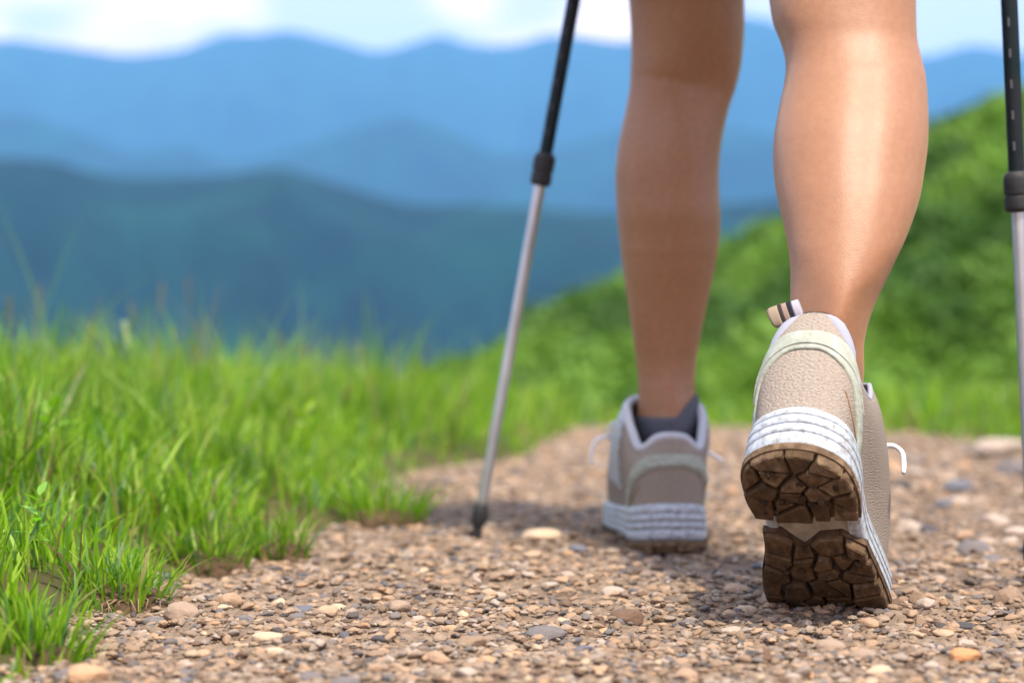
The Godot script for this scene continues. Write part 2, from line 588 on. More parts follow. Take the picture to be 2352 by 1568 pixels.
func build_person() -> void:
	var p := thing("person", "person walking away along the stony path, bare legs in beige shoes", "person", Vector3(0.22, 0, -1.85))
	var skin := mat(lin(0.278, 0.134, 0.062), 0.52, 0.5)
	textured(skin, noise_tex(0.03, 5, lin(0.80, 0.70, 0.66), Color.WHITE, 512, 31), 7.0, noise_tex(0.15, 3, Color.BLACK, Color.WHITE, 512, 32), 0.02)
	skin.subsurf_scatter_enabled = true
	skin.subsurf_scatter_strength = 0.10
	skin.rim_enabled = true
	skin.rim = 0.35
	var b := MB.new()
	for right in [true, false]:
		var rows := []
		var t: Array = LEG_R if right else LEG_L
		var last: float = 925.0 if right else 1055.0
		# above the frame each thigh runs on up to its hip
		var hip := Vector3(0.30, 0.86, -1.95) if right else Vector3(0.13, 0.86, -1.97)
		var base := leg_row(t, -420.0, right)
		var mid := Vector3.ZERO
		for q in base:
			mid += q / base.size()
		for k in 6:
			var f := 1.0 - k / 6.0
			var row := PackedVector3Array()
			for q in base:
				row.append(mid.lerp(hip, f) + (q - mid) * (1.0 + 0.12 * f))
			rows.append(row)
		for k in 150:
			rows.append(leg_row(t, lerpf(-420.0, last, k / 149.0), right))
		b.rings(rows, true, true, true)
	var pelvis := []
	for k in 9:
		var row := PackedVector3Array()
		var y := 0.78 + 0.03 * k
		for s in 72:
			var f := TAU * s / 72.0
			row.append(Vector3(0.215 + cos(f) * (0.165 - 0.004 * k), y, -1.95 + sin(f) * (0.11 - 0.002 * k)))
		pelvis.append(row)
	b.rings(pelvis, true, true, true)
	var off := -p.position
	for k in b.v.size():
		b.v[k] += off
	obj("body", b.commit(skin), p)
	# shorts, above the frame
	var cloth := mat(lin(0.05, 0.06, 0.08), 0.9, 0.3)
	var sh := MB.new()
	for right in [true, false]:
		var top := Vector3(0.30, 0.86, -1.95) if right else Vector3(0.13, 0.86, -1.97)
		var low := Vector3(0.292, 0.70, -1.86) if right else Vector3(0.135, 0.70, -2.02)
		sh.tube([low + off, top + off], [0.098, 0.112], 40, false)
	var hips := []
	for k in 9:
		var row := PackedVector3Array()
		for s in 40:
			var f := TAU * s / 40.0
			row.append(off + Vector3(0.215 + cos(f) * (0.185 - 0.004 * k), 0.80 + 0.032 * k, -1.95 + sin(f) * (0.125 - 0.002 * k)))
		hips.append(row)
	sh.rings(hips, true, true, true)
	obj("shorts", sh.commit(cloth), p)
	# sock of the forward foot
	var knit := textured(mat(lin(0.10, 0.105, 0.125), 0.95, 0.2), noise_tex(0.1, 3, lin(0.7, 0.7, 0.7), Color.WHITE, 128, 33), 30.0, noise_tex(0.2, 2, Color.BLACK, Color.WHITE, 128, 34), 0.05)
	var sk := MB.new()
	var srows := []
	for k in 14:
		var row := PackedVector3Array()
		for j in 72:
			var py := lerpf(955.0 - 52.0 * pow(maxf(0.0, cos(TAU * j / 72.0)), 2.0), 1054.0, k / 13.0)
			row.append(off + leg_row(LEG_L, py, false, 0.0018 + 0.0012 * sin(PI * clampf(k / 2.0, 0, 1)))[j])
		srows.append(row)
	sk.rings(srows, true)
	var sock := obj("sock", sk.commit(knit, false, false), p)
	sock.set_meta("label", "short dark grey sock")
	make_shoe(p, true, off + Vector3(0.262, 0.007, -1.594), deg_to_rad(19.0), deg_to_rad(40.5), 0.150)
	make_shoe(p, false, off + Vector3(0.158, 0.006, -2.228), deg_to_rad(-3.0), deg_to_rad(0.0), 0.121)

# ---- shoe: drawn flat as (along s from heel to toe, across u, up h), then bent at the ball
const SOLE := [[0.0, 0.0], [0.005, 0.022], [0.02, 0.038], [0.05, 0.0435], [0.085, 0.0415], [0.12, 0.042], [0.155, 0.047], [0.19, 0.051], [0.22, 0.050], [0.25, 0.041], [0.272, 0.025], [0.284, 0.003], [0.278, -0.018], [0.258, -0.034], [0.228, -0.044], [0.195, -0.047], [0.16, -0.0435], [0.125, -0.036], [0.09, -0.035], [0.055, -0.041], [0.022, -0.0385], [0.006, -0.023]]
const BALL := 0.20
var bend_c := PackedVector2Array()   # (forward, up) of the sole line every 2.5 mm from s = -0.02
var bend_a := PackedFloat32Array()
var mirror := 1.0
var outline := PackedVector2Array()
var back_h := 0.14

func set_bend(pitch: float) -> void:
	bend_c.clear()
	bend_a.clear()
	var c := Vector2.ZERO
	for k in 140:
		var s := -0.02 + 0.0025 * k
		var a := pitch * (1.0 - sm(BALL - 0.03, BALL + 0.06, s))
		bend_a.append(a)
		bend_c.append(c)
		c += Vector2(cos(a), -sin(a)) * 0.0025
	var zero := bend_c[int((BALL + 0.012 + 0.02) / 0.0025)]
	for k in bend_c.size():
		bend_c[k] -= zero

func sp(s: float, u: float, h: float) -> Vector3:
	var f := clampf((s + 0.02) / 0.0025, 0.0, 138.0)
	var k := int(f)
	var t := f - k
	var c := bend_c[k].lerp(bend_c[k + 1], t)
	var a := lerpf(bend_a[k], bend_a[k + 1], t)
	return Vector3(u * mirror, c.y + cos(a) * h, -(c.x + sin(a) * h))

func make_outline() -> void:
	outline.clear()
	var n := SOLE.size()
	var pts := PackedVector2Array()
	for k in n:
		for j in 12:
			var q := []
			for o in [-1, 0, 1, 2]:
				var e = SOLE[(k + o + n) % n]
				q.append(Vector2(e[0], e[1]))
			pts.append(q[1].cubic_interpolate(q[2], q[0], q[3], j / 12.0))
	# even steps along the edge
	var total := 0.0
	for k in pts.size():
		total += pts[k].distance_to(pts[(k + 1) % pts.size()])
	var want := 0.0
	var run := 0.0
	for k in pts.size():
		var l := pts[k].distance_to(pts[(k + 1) % pts.size()])
		while want < run + l and outline.size() < 128:
			outline.append(pts[k].lerp(pts[(k + 1) % pts.size()], (want - run) / l))
			want += total / 128.0
		run += l

func edge_at(f: float) -> Vector2:
	var x := fposmod(f, 1.0) * outline.size()
	var k := int(x) % outline.size()
	return outline[k].lerp(outline[(k + 1) % outline.size()], x - int(x))

func edge_out(f: float) -> Vector2:
	var t := edge_at(f + 0.006) - edge_at(f - 0.006)
	return Vector2(-t.y, t.x).normalized() * -1.0 if Vector2(-t.y, t.x).dot(edge_at(f) - Vector2(0.12, 0.0)) < 0.0 else Vector2(-t.y, t.x).normalized()

func rise(s: float) -> float:      # toe spring and heel bevel of the sole's underside
	return 0.013 * pow(clampf((s - 0.225) / 0.06, 0.0, 1.0), 2.0) + 0.003 * pow(clampf((0.03 - s) / 0.03, 0.0, 1.0), 2.0)

func upper_at(f: float, t: float, off := 0.0) -> Vector3:
	f = fposmod(f, 1.0)
	var g := minf(f, 1.0 - f)
	var e := edge_at(f)
	var o := edge_out(f)
	var a := TAU * f
	var col := Vector2(0.063 - cos(a) * 0.055, signf(sin(a)) * pow(absf(sin(a)), 0.72) * 0.0405)
	var rim := [[0.0, back_h], [0.03, back_h - 0.002], [0.06, back_h - 0.009], [0.09, back_h - 0.022], [0.12, back_h - 0.037], [0.15, 0.107], [0.2, 0.102], [0.28, 0.115], [0.36, 0.15], [0.5, 0.172]]
	if mirror < 0.0:
		rim = [[0.0, back_h], [0.05, back_h - 0.003], [0.09, back_h - 0.012], [0.13, 0.108], [0.18, 0.124], [0.26, 0.147], [0.5, 0.160]]
	var ch := look(rim, g, 1)
	var toe := sm(0.2, 0.45, g)
	var p0 := Vector3(e.x - o.x * 0.004, 0.030 + rise(e.x) + 0.006 * (1.0 - sm(0.05, 0.2, g)), e.y - o.y * 0.004)
	var p3 := Vector3(col.x, ch, col.y)
	var p1 := p0 + Vector3(o.x * 0.002, 0.036, o.y * 0.002)
	var p2 := p3 + Vector3(o.x * (0.010 + 0.072 * toe), -0.034, o.y * (0.019 + 0.008 * toe))
	var q := p0.bezier_interpolate(p1, p2, p3, t)
	var dq := p0.bezier_derivative(p1, p2, p3, t)
	var n3 := Vector3(o.x, 0, o.y)
	n3 = (n3 - dq.normalized() * n3.dot(dq.normalized())).normalized()
	q += n3 * off
	return sp(q.x, q.z, q.y)

func patch(inner: Array, outer: Array, thick: float, nq := 48) -> MB:
	# a sheet glued on the upper between two lines given as (f, t), with rounded edges
	var b := MB.new()
	var rows := []
	for k in nq + 1:
		var q := k / float(nq)
		var a := Vector2(look(inner, q, 1), look(inner, q, 2))
		var c := Vector2(look(outer, q, 1), look(outer, q, 2))
		var row := PackedVector3Array()
		for w in [[0.0, -0.001], [0.0, 0.6], [0.06, 1.0], [0.25, 1.0], [0.5, 1.0], [0.75, 1.0], [0.94, 1.0], [1.0, 0.6], [1.0, -0.001]]:
			var m: Vector2 = a.lerp(c, w[0])
			row.append(upper_at(m.x, m.y, thick * float(w[1]) - (0.0006 if float(w[1]) < 0.0 else 0.0)))
		rows.append(row)
	b.rings(rows, false)
	return b

func make_shoe(p: Node3D, right: bool, origin: Vector3, yaw: float, pitch: float, bh: float) -> void:
	mirror = 1.0 if right else -1.0
	back_h = bh
	set_bend(pitch)
	make_outline()
	var leather := textured(mat(Color.WHITE, 0.9, 0.25), noise_tex(0.05, 5, lin(0.16, 0.125, 0.095), lin(0.33, 0.285, 0.24), 512, 41, FastNoiseLite.TYPE_SIMPLEX_SMOOTH, lin(0.265, 0.222, 0.182)), 9.0, noise_tex(0.045, 5, Color.BLACK, Color.WHITE, 512, 42), 0.17, false, Vector3(1.2, 2.9, 2.9))
	var rubber := textured(mat(Color.WHITE, 0.5, 0.45), noise_tex(0.03, 4, lin(0.13, 0.10, 0.07), lin(0.40, 0.44, 0.49), 512, 43, FastNoiseLite.TYPE_SIMPLEX_SMOOTH, lin(0.345, 0.38, 0.42)), 9.0, noise_tex(0.1, 3, Color.BLACK, Color.WHITE, 256, 44), 0.015)
	var plastic := textured(mat(Color.WHITE, 0.6, 0.4), noise_tex(0.03, 5, lin(0.20, 0.20, 0.155), lin(0.34, 0.37, 0.32), 256, 45), 12.0, noise_tex(0.06, 4, Color.BLACK, Color.WHITE, 256, 46), 0.05)
	var lining := mat(lin(0.25, 0.255, 0.31) if right else lin(0.37, 0.37, 0.39), 0.9, 0.3)
	lining.rim_enabled = true
	lining.rim = 0.3
	var mud_bump := noise_tex(0.05, 5, Color.BLACK, Color.WHITE, 256, 47)
	# upper; the shoe's own node
	var b := MB.new()
	var rows := []
	for k in 33:
		var row := PackedVector3Array()
		for j in 128:
			row.append(upper_at(j / 128.0, k / 32.0))
		rows.append(row)
	# over the rim and down inside
	for k in 6:
		var row := PackedVector3Array()
		for j in 128:
			var f := j / 128.0
			var q := upper_at(f, 1.0 - 0.05 * (k + 1), -0.006 - 0.001 * k)
			row.append(q)
		rows.append(row)
	b.rings(rows, true)
	var shoe := obj("hiking_shoe", b.commit(leather), p)
	shoe.position = origin
	shoe.rotation.y = -yaw
	shoe.set_meta("label", "beige hiking shoe of the back foot, heel lifted, muddy sole showing" if right else "beige hiking shoe of the forward foot, flat on the path")
	# padded collar
	var cr := []
	var rad := []
	for j in 65:
		var f := j / 64.0
		var g := minf(f, 1.0 - f)
		cr.append(upper_at(f, 0.985, -0.003 + 0.002 * sm(0.03, 0.12, g)))
		rad.append(lerpf(0.003, 0.0068, sm(0.02, 0.07, g)) - 0.0046 * sm(0.10, 0.15, g) if right else 0.0048)
	var cb := MB.new()
	cb.tube(cr, rad, 12, false)
	obj("collar", cb.commit(lining), shoe)
	# midsole with three grooves round it
	var prof := [[0.0045, -0.010], [0.0045, -0.004], [0.006, -0.001], [0.009, 0.0005], [0.0152, 0.0014], [0.0153, -0.003], [0.0162, -0.003], [0.0163, 0.0015], [0.0222, 0.0016], [0.0223, -0.003], [0.0233, -0.003], [0.0234, 0.0016], [0.0298, 0.0012], [0.0299, -0.003], [0.0308, -0.003], [0.0309, 0.001], [0.0365, -0.0005], [0.0385, -0.0028], [0.0385, -0.009]]
	var mb := MB.new()
	rows = []
	for q in prof:
		var row := PackedVector3Array()
		for j in 128:
			var f := j / 128.0
			var g := minf(f, 1.0 - f)
			var e := edge_at(f)
			var o := edge_out(f)
			var k := 1.0 + 0.16 * (1.0 - sm(0.04, 0.16, g)) - 0.12 * sm(0.12, 0.3, g)
			var wav := nfine.get_noise_2d(f * 40.0, float(q[0]) * 300.0) * 0.00012
			row.append(sp(e.x + o.x * (float(q[1]) + wav), e.y + o.y * (float(q[1]) + wav), (float(q[0]) + rise(e.x)) * k))
		rows.append(row)
	mb.rings(rows, true)
	obj("midsole", mb.commit(rubber), shoe)
	# underside between the walls
	var ub := MB.new()
	rows = []
	for k in 61:
		var s := 0.003 + 0.277 * k / 60.0
		var w := half_widths(s)
		var row := PackedVector3Array()
		for j in 13:
			row.append(sp(s, lerpf(w.x + 0.003, w.y - 0.003, j / 12.0), 0.0044 + rise(s) + 0.003 * gauss(s - 0.088, 0.012)))
		rows.append(row)
	ub.rings(rows, false)
	obj("sole_underside", ub.commit(textured(mat(Color.WHITE, 0.7, 0.3), noise_tex(0.03, 4, lin(0.22, 0.17, 0.11), lin(0.42, 0.40, 0.35), 256, 48), 12.0), false, false), shoe)
	# outsole plates and lugs
	var dark := textured(mat(Color.WHITE, 0.75, 0.35), noise_tex(0.03, 5, lin(0.02, 0.012, 0.007), lin(0.13, 0.075, 0.035), 256, 49), 14.0, mud_bump, 0.1)
	var muds := []
	for k in 4:
		muds.append(textured(mat(Color.WHITE, 0.85, 0.3), noise_tex(0.022, 5, lin(0.035, 0.020, 0.010), [lin(0.14, 0.083, 0.042), lin(0.18, 0.112, 0.06), lin(0.10, 0.06, 0.03), lin(0.26, 0.175, 0.105)][k], 256, 50 + k), 16.0, mud_bump, 0.12))
	var rng := RandomNumberGenerator.new()
	rng.seed = 5
	var mud_shapes := [stone_mesh(801, 1, null, 2, 0.5), stone_mesh(802, 1, null, 2, 0.5), stone_mesh(803, 1, null, 2, 0.5)]
	var zone := [PackedVector2Array(), PackedVector2Array()]
	for k in 128:
		var f := k / 128.0
		var e := edge_at(f) + edge_out(f) * 0.0025
		zone[0].append(e)
	for z in 2:
		var s0 := -0.01 if z == 0 else 0.103
		var s1 := 0.079 if z == 0 else 0.30
		var clip := PackedVector2Array([Vector2(s0, -0.1), Vector2(s1 + (0.004 if z == 0 else 0.0), -0.1), Vector2(s1, 0.1), Vector2(s0, 0.1)])
		if z == 1:
			clip = PackedVector2Array([Vector2(0.103, -0.1), Vector2(0.103, -0.022), Vector2(0.122, -0.006), Vector2(0.106, 0.008), Vector2(0.103, 0.026), Vector2(0.118, 0.044), Vector2(0.12, 0.1), Vector2(0.3, 0.1), Vector2(0.3, -0.1)])
		var pieces := Geometry2D.intersect_polygons(zone[0], clip)
		var pl: PackedVector2Array = pieces[0]
		obj("outsole", slab(pl, 0.0065, 0.0005, 0.0, dark if z == 1 else muds[3]), shoe).set_meta("label", "muddy rubber heel plate" if z == 0 else "muddy rubber forefoot plate")
		# seeds of the lugs: rows across, denser round the edge
		var seeds := PackedVector2Array()
		var ss := s0 + 0.018
		var rowk := 0
		while ss < minf(s1, 0.282):
			var w := half_widths(clampf(ss, 0.004, 0.281))
			var nu := 3 if w.y - w.x < 0.06 else (4 if rowk % 2 == 0 else 5)
			for j in nu:
				var u := lerpf(w.x, w.y, (j + 0.5) / nu)
				seeds.append(Vector2(ss + rng.randf_range(-0.008, 0.008), u + rng.randf_range(-0.007, 0.007)))
			ss += 0.0185
			rowk += 1
		for k in seeds.size():
			var cell := pl
			for j in seeds.size():
				if j == k or cell.size() < 3 or seeds[j].distance_to(seeds[k]) > 0.06:
					continue
				var m := (seeds[j] + seeds[k]) / 2.0
				var n := (seeds[j] - seeds[k]).normalized()
				var t := Vector2(-n.y, n.x)
				var half := PackedVector2Array([m + t * 0.3, m - t * 0.3, m - t * 0.3 - n * 0.4, m + t * 0.3 - n * 0.4])
				var cut := Geometry2D.intersect_polygons(cell, half)
				cell = cut[0] if cut.size() else PackedVector2Array()
			if cell.size() < 3:
				continue
			var shrunk := Geometry2D.offset_polygon(cell, -rng.randf_range(0.0009, 0.0021))
			if shrunk.is_empty() or absf(area(shrunk[0])) < 0.00004:
				continue
			var poly := thin_out(shrunk[0])
			obj("tread_lug", slab(poly, 0.0015, -0.0040 - rng.randf() * 0.004, 0.0014, muds[rng.randi() % (4 if z == 0 else 3)]), shoe)
	# lumps of mud caught between the lugs
	if right:
		for k in 34:
			var ms := rng.randf_range(0.012, 0.072) if k % 2 == 0 else rng.randf_range(0.112, 0.215)
			var hw := half_widths(ms)
			var mp := sp(ms, lerpf(hw.x + 0.006, hw.y - 0.006, rng.randf()), -rng.randf_range(0.0035, 0.0075) + rise(ms))
			var lump := obj("mud_lump", mud_shapes[k % 3], shoe)
			lump.material_override = muds[[0, 2, 2, 1, 3][k % 5]]
			var ls := rng.randf_range(0.0016, 0.0048)
			lump.transform = Transform3D(Basis.from_euler(Vector3(rng.randf() * 6.0, rng.randf() * 6.0, rng.randf() * 6.0)).scaled_local(Vector3(ls, ls * 0.6, ls * 0.8)), mp)
	# pale overlay round the heel: a flat-topped arch with two long legs
	var inner := [[0.0, -0.088, 0.03], [0.15, -0.082, 0.28], [0.3, -0.064, 0.47], [0.42, -0.028, 0.57], [0.5, 0.0, 0.585], [0.58, 0.028, 0.57], [0.7, 0.064, 0.47], [0.85, 0.088, 0.28], [1.0, 0.112, 0.03]]
	var outer := [[0.0, -0.100, 0.03], [0.15, -0.100, 0.30], [0.3, -0.096, 0.60], [0.36, -0.078, 0.755], [0.5, 0.0, 0.765], [0.64, 0.078, 0.755], [0.7, 0.098, 0.60], [0.85, 0.112, 0.30], [1.0, 0.128, 0.03]]
	obj("heel_overlay", patch(inner, outer, 0.0022).commit(plastic, false, false), shoe)
	var inner2 := [[0.0, -0.070, 0.0], [0.5, 0.0, 0.0], [1.0, 0.075, 0.0]]
	# second, thinner overlay line above the arch edge
	var rib_a := [[0.0, -0.093, 0.38], [0.25, -0.066, 0.545], [0.5, 0.0, 0.625], [0.75, 0.068, 0.545], [1.0, 0.104, 0.36]]
	var rib_b := [[0.0, -0.096, 0.41], [0.25, -0.069, 0.58], [0.5, 0.0, 0.655], [0.75, 0.071, 0.58], [1.0, 0.107, 0.39]]
	obj("overlay_rib", patch(rib_a, rib_b, 0.0032).commit(plastic, false, false), shoe)
	# eyestay: pale flap at the front of the ankle, and the tongue
	for side in ([-1.0] if right else [1.0, -1.0]):
		var ea := [[0.0, side * 0.20, 0.25], [0.5, side * 0.215, 0.65], [1.0, side * 0.235, 1.0]]
		var ec := [[0.0, side * 0.30, 0.30], [0.5, side * 0.31, 0.68], [1.0, side * 0.33, 1.0]]
		obj("eyestay", patch(ea, ec, 0.003, 16).commit(rubber, false, false), shoe)
	# stitching
	var thread := mat(lin(0.20, 0.11, 0.05), 0.9)
	var st := MB.new()
	var line := [[0.0, 0.058, 0.34], [0.35, 0.075, 0.22], [0.6, 0.098, 0.13], [1.0, 0.125, 0.06]]
	var pts := []
	var rr := []
	for k in 25:
		pts.append(upper_at(look(line, k / 24.0, 1), look(line, k / 24.0, 2), 0.0003))
		rr.append(0.0006)
	st.tube(pts, rr, 5)
	obj("stitching", st.commit(thread), shoe)
	# laces
	var white := mat(lin(0.55, 0.56, 0.60), 0.8, 0.3)
	var lace_pts := []
	if right:
		lace_pts = [[[0.135, 0.042, 0.112], [0.135, 0.053, 0.113], [0.133, 0.061, 0.105], [0.13, 0.064, 0.092], [0.128, 0.065, 0.080]]]
	else:
		lace_pts = [[[0.13, 0.045, 0.105], [0.13, 0.056, 0.112], [0.13, 0.068, 0.108], [0.13, 0.073, 0.094], [0.13, 0.072, 0.082]], [[0.13, -0.045, 0.098], [0.13, -0.058, 0.094], [0.13, -0.068, 0.089], [0.13, -0.075, 0.084]], [[0.115, 0.036, 0.13], [0.115, 0.05, 0.128], [0.118, 0.055, 0.118], [0.12, 0.046, 0.108]]]
	for lp in lace_pts:
		var a := []
		var r := []
		for k in 17:
			var f: float = k / 16.0 * (lp.size() - 1)
			var j := mini(int(f), lp.size() - 2)
			var q := []
			for o in [-1, 0, 1, 2]:
				var e = lp[clampi(j + o, 0, lp.size() - 1)]
				q.append(Vector3(e[0], e[1], e[2]))
			var m: Vector3 = q[1].cubic_interpolate(q[2], q[0], q[3], f - j)
			a.append(sp(m.x, m.y, m.z))
			r.append(0.0021 if k > 1 and k < 15 else 0.0018)
		var lb := MB.new()
		lb.tube(a, r, 8)
		obj("lace", lb.commit(white), shoe)
	# pull tab: a striped loop rising beside the heel
	if right:
		var tab_cols := [lin(0.22, 0.175, 0.125), lin(0.03, 0.022, 0.02), lin(0.22, 0.155, 0.13), lin(0.012, 0.012, 0.018), lin(0.30, 0.285, 0.32)]
		var cuts := [0.0, 0.34, 0.44, 0.62, 0.76, 1.0]
		for k in 5:
			var tb := MB.new()
			var trows := []
			for j in 5:
				var q := lerpf(cuts[k], cuts[k + 1], j / 4.0)
				var c := upper_at(-0.034, 0.985) + Vector3(lerpf(-0.021, 0.003, q), lerpf(-0.002, 0.006, q), lerpf(0.004, -0.004, q))
				var tall := 0.0085 - 0.0012 * absf(q - 0.4)
				if k == 0 and j == 0:
					tall *= 0.8
				var row := PackedVector3Array()
				for s in 16:
					var f := TAU * s / 16.0
					row.append(c + Vector3(sin(f) * -0.003, sin(f) * tall, cos(f) * 0.0042))
				trows.append(row)
			tb.rings(trows, true, true, true)
			obj("pull_tab", tb.commit(mat(tab_cols[k], 0.85, 0.3)), shoe)

func area(p: PackedVector2Array) -> float:
	var a := 0.0
	for k in p.size():
		a += p[k].cross(p[(k + 1) % p.size()])
	return a / 2.0

func thin_out(p: PackedVector2Array) -> PackedVector2Array:
	var out_ := PackedVector2Array()
	for q in p:
		if out_.is_empty() or out_[out_.size() - 1].distance_to(q) > 0.0025:
			out_.append(q)
	return out_ if out_.size() >= 3 else p

func half_widths(s: float) -> Vector2:
	var lo := 0.0
	var hi := 0.0
	for k in outline.size():
		var a := outline[k]
		var b := outline[(k + 1) % outline.size()]
		if (a.x - s) * (b.x - s) <= 0.0 and a.x != b.x:
			var u := lerpf(a.y, b.y, (s - a.x) / (b.x - a.x))
			lo = minf(lo, u)
			hi = maxf(hi, u)
	return Vector2(lo, hi)

func slab(poly: PackedVector2Array, h_top: float, h_low: float, bevel: float, m: Material) -> ArrayMesh:
	var b := MB.new()
	var mid := Vector2.ZERO
	# points close enough together for the bend
	var fine := PackedVector2Array()
	for k in poly.size():
		var a := poly[k]
		var c := poly[(k + 1) % poly.size()]
		var n := maxi(1, int(a.distance_to(c) / 0.012))
		for j in n:
			fine.append(a.lerp(c, j / float(n)))
	for q in fine:
		mid += q / fine.size()
	var rows := []
	for lv in [[h_top, 0.0], [h_low + bevel * 0.8, 0.0], [h_low, bevel]]:
		var row := PackedVector3Array()
		for q in fine:
			var d := q - mid
			var e: Vector2 = mid + d * maxf(0.2, 1.0 - float(lv[1]) / maxf(d.length(), 0.001))
			row.append(sp(e.x, e.y, float(lv[0]) + rise(e.x)))
		rows.append(row)
	b.rings(rows, true)
	var last := 2 * fine.size()
	if bevel > 0.0:
		b.cap(last, fine.size(), false)
	else:
		# a long plate: strips from side to side
		var tri := Geometry2D.triangulate_polygon(fine)
		for k in range(0, tri.size(), 3):
			b.tri(last + tri[k], last + tri[k + 1], last + tri[k + 2])
	return b.commit(m, true)

# ---------------------------------------------------------------- trekking poles
func build_poles() -> void:
	pole("trekking_pole", "trekking pole left of the legs, black above and silver below, tip on the path", at(1091, 1243, 2.17), at(1318, 0, 2.12), 2.0)
	pole("trekking_pole", "trekking pole at the right edge of the picture, black above and silver below", at(2377, 1345, 1.76), at(2319, 0, 1.74), 1.72)

func pole(called: String, label: String, tip: Vector3, top: Vector3, _d: float) -> void:
	var p := thing(called, label, "trekking pole", tip)
	var dir := (top - tip).normalized()
	var black := textured(mat(Color.WHITE, 0.5, 0.22), noise_tex(0.02, 4, lin(0.004, 0.012, 0.014), lin(0.016, 0.016, 0.019), 128, 61), 8.0)
	black.clearcoat_enabled = true
	black.clearcoat = 0.1
	var dull := textured(mat(Color.WHITE, 0.65, 0.4), noise_tex(0.05, 3, lin(0.012, 0.012, 0.014), lin(0.03, 0.03, 0.032), 128, 62), 12.0)
	var alu := textured(mat(Color.WHITE, 0.42), noise_tex(0.02, 4, lin(0.36, 0.375, 0.39), lin(0.48, 0.49, 0.50), 128, 63), 8.0)
	alu.metallic = 0.85
	var cut := lathe(dir, [[0.0, 0.0035], [0.001, 0.0048], [0.012, 0.0052], [0.020, 0.0062], [0.024, 0.0088], [0.034, 0.0092], [0.038, 0.0084], [0.043, 0.0076], [0.044, 0.0060]])
	obj("rubber_tip", cut.commit(dull), p)
	var sil := lathe(dir, [[0.040, 0.0057], [0.05, 0.0058], [0.25, 0.0062], [0.418, 0.0066]])
	obj("lower_shaft", sil.commit(alu), p)
	var u := 0.408
	if tip.z > -2.0:
		u = 0.343
	obj("lock_collar", lathe(dir, [[u, 0.0070], [u + 0.001, 0.0108], [u + 0.004, 0.0118], [u + 0.013, 0.0119], [u + 0.0145, 0.0108], [u + 0.016, 0.0109], [u + 0.0175, 0.0122], [u + 0.030, 0.0122], [u + 0.034, 0.0113], [u + 0.037, 0.0088], [u + 0.0372, 0.006]]).commit(dull), p)
	obj("upper_shaft", lathe(dir, [[u + 0.033, 0.0074], [u + 0.3, 0.0076], [1.0, 0.0078]]).commit(black), p)
	obj("grip", lathe(dir, [[0.98, 0.009], [0.985, 0.0145], [1.03, 0.0135], [1.08, 0.015], [1.12, 0.018], [1.135, 0.016], [1.14, 0.006]]).commit(dull), p)
	var marks := MB.new()
	var side := dir.cross(Vector3(0, 0, 1)).normalized()
	var face := side.cross(dir).normalized()
	if face.z < 0.0:
		face = -face
	# pale graduation marks printed on the upper shaft
	for k in 8:
		var a := dir * (u + 0.06 + 0.028 * k) + (face * 0.92 - side * 0.39).normalized() * 0.0078
		var o := marks.v.size()
		for q in [[-1, -1], [1, -1], [1, 1], [-1, 1]]:
			marks.vert(a + side * 0.0012 * q[0] + dir * 0.004 * q[1])
		marks.tri(o, o + 1, o + 2)
		marks.tri(o, o + 2, o + 3)
	obj("length_marks", marks.commit(mat(lin(0.03, 0.032, 0.036), 0.6), false, false), p)

func lathe(dir: Vector3, prof: Array) -> MB:
	var b := MB.new()
	var pts := []
	var r := []
	for q in prof:
		pts.append(dir * float(q[0]))
		r.append(q[1])
	b.tube(pts, r, 28)
	return b

# ---------------------------------------------------------------- stones
func stone_mesh(sd: int, sub: int, m: Material, facets := 4, bump := 0.16) -> ArrayMesh:
	var rng := RandomNumberGenerator.new()
	rng.seed = sd
	var phi := (1.0 + sqrt(5.0)) / 2.0
	var v := [Vector3(-1, phi, 0), Vector3(1, phi, 0), Vector3(-1, -phi, 0), Vector3(1, -phi, 0), Vector3(0, -1, phi), Vector3(0, 1, phi), Vector3(0, -1, -phi), Vector3(0, 1, -phi), Vector3(phi, 0, -1), Vector3(phi, 0, 1), Vector3(-phi, 0, -1), Vector3(-phi, 0, 1)]
	var f := [0, 11, 5, 0, 5, 1, 0, 1, 7, 0, 7, 10, 0, 10, 11, 1, 5, 9, 5, 11, 4, 11, 10, 2, 10, 7, 6, 7, 1, 8, 3, 9, 4, 3, 4, 2, 3, 2, 6, 3, 6, 8, 3, 8, 9, 4, 9, 5, 2, 4, 11, 6, 2, 10, 8, 6, 7, 9, 8, 1]
	for k in v.size():
		v[k] = v[k].normalized()
	for s in sub:
		var mids := {}
		var g := []
		for k in range(0, f.size(), 3):
			var e := []
			for j in 3:
				var a: int = f[k + j]
				var c: int = f[k + (j + 1) % 3]
				var key := Vector2i(mini(a, c), maxi(a, c))
				if not mids.has(key):
					mids[key] = v.size()
					v.append(((v[a] + v[c]) / 2.0).normalized())
				e.append(mids[key])
			g.append_array([f[k], e[0], e[2], f[k + 1], e[1], e[0], f[k + 2], e[2], e[1], e[0], e[1], e[2]])
		f = g
	var planes := []
	for k in facets:
		planes.append([Vector3(rng.randfn(), rng.randfn(), rng.randfn()).normalized(), rng.randf_range(0.62, 0.88)])
	var b := MB.new()
	for p in v:
		var q: Vector3 = p * (1.0 + bump * nfine.get_noise_3d(p.x * 1.1 + sd * 3.7, p.y * 1.1, p.z * 1.1) + bump * 0.3 * nfine.get_noise_3d(p.x * 3.5, p.y * 3.5 + sd, p.z * 3.5))
		for pl in planes:
			var over: float = q.dot(pl[0]) - float(pl[1])
			if over > 0.0:
				q -= Vector3(pl[0]) * over * 0.85
		b.vert(q)
	for k in range(0, f.size(), 3):
		b.tri(f[k], f[k + 1], f[k + 2])
	return b.commit(m)

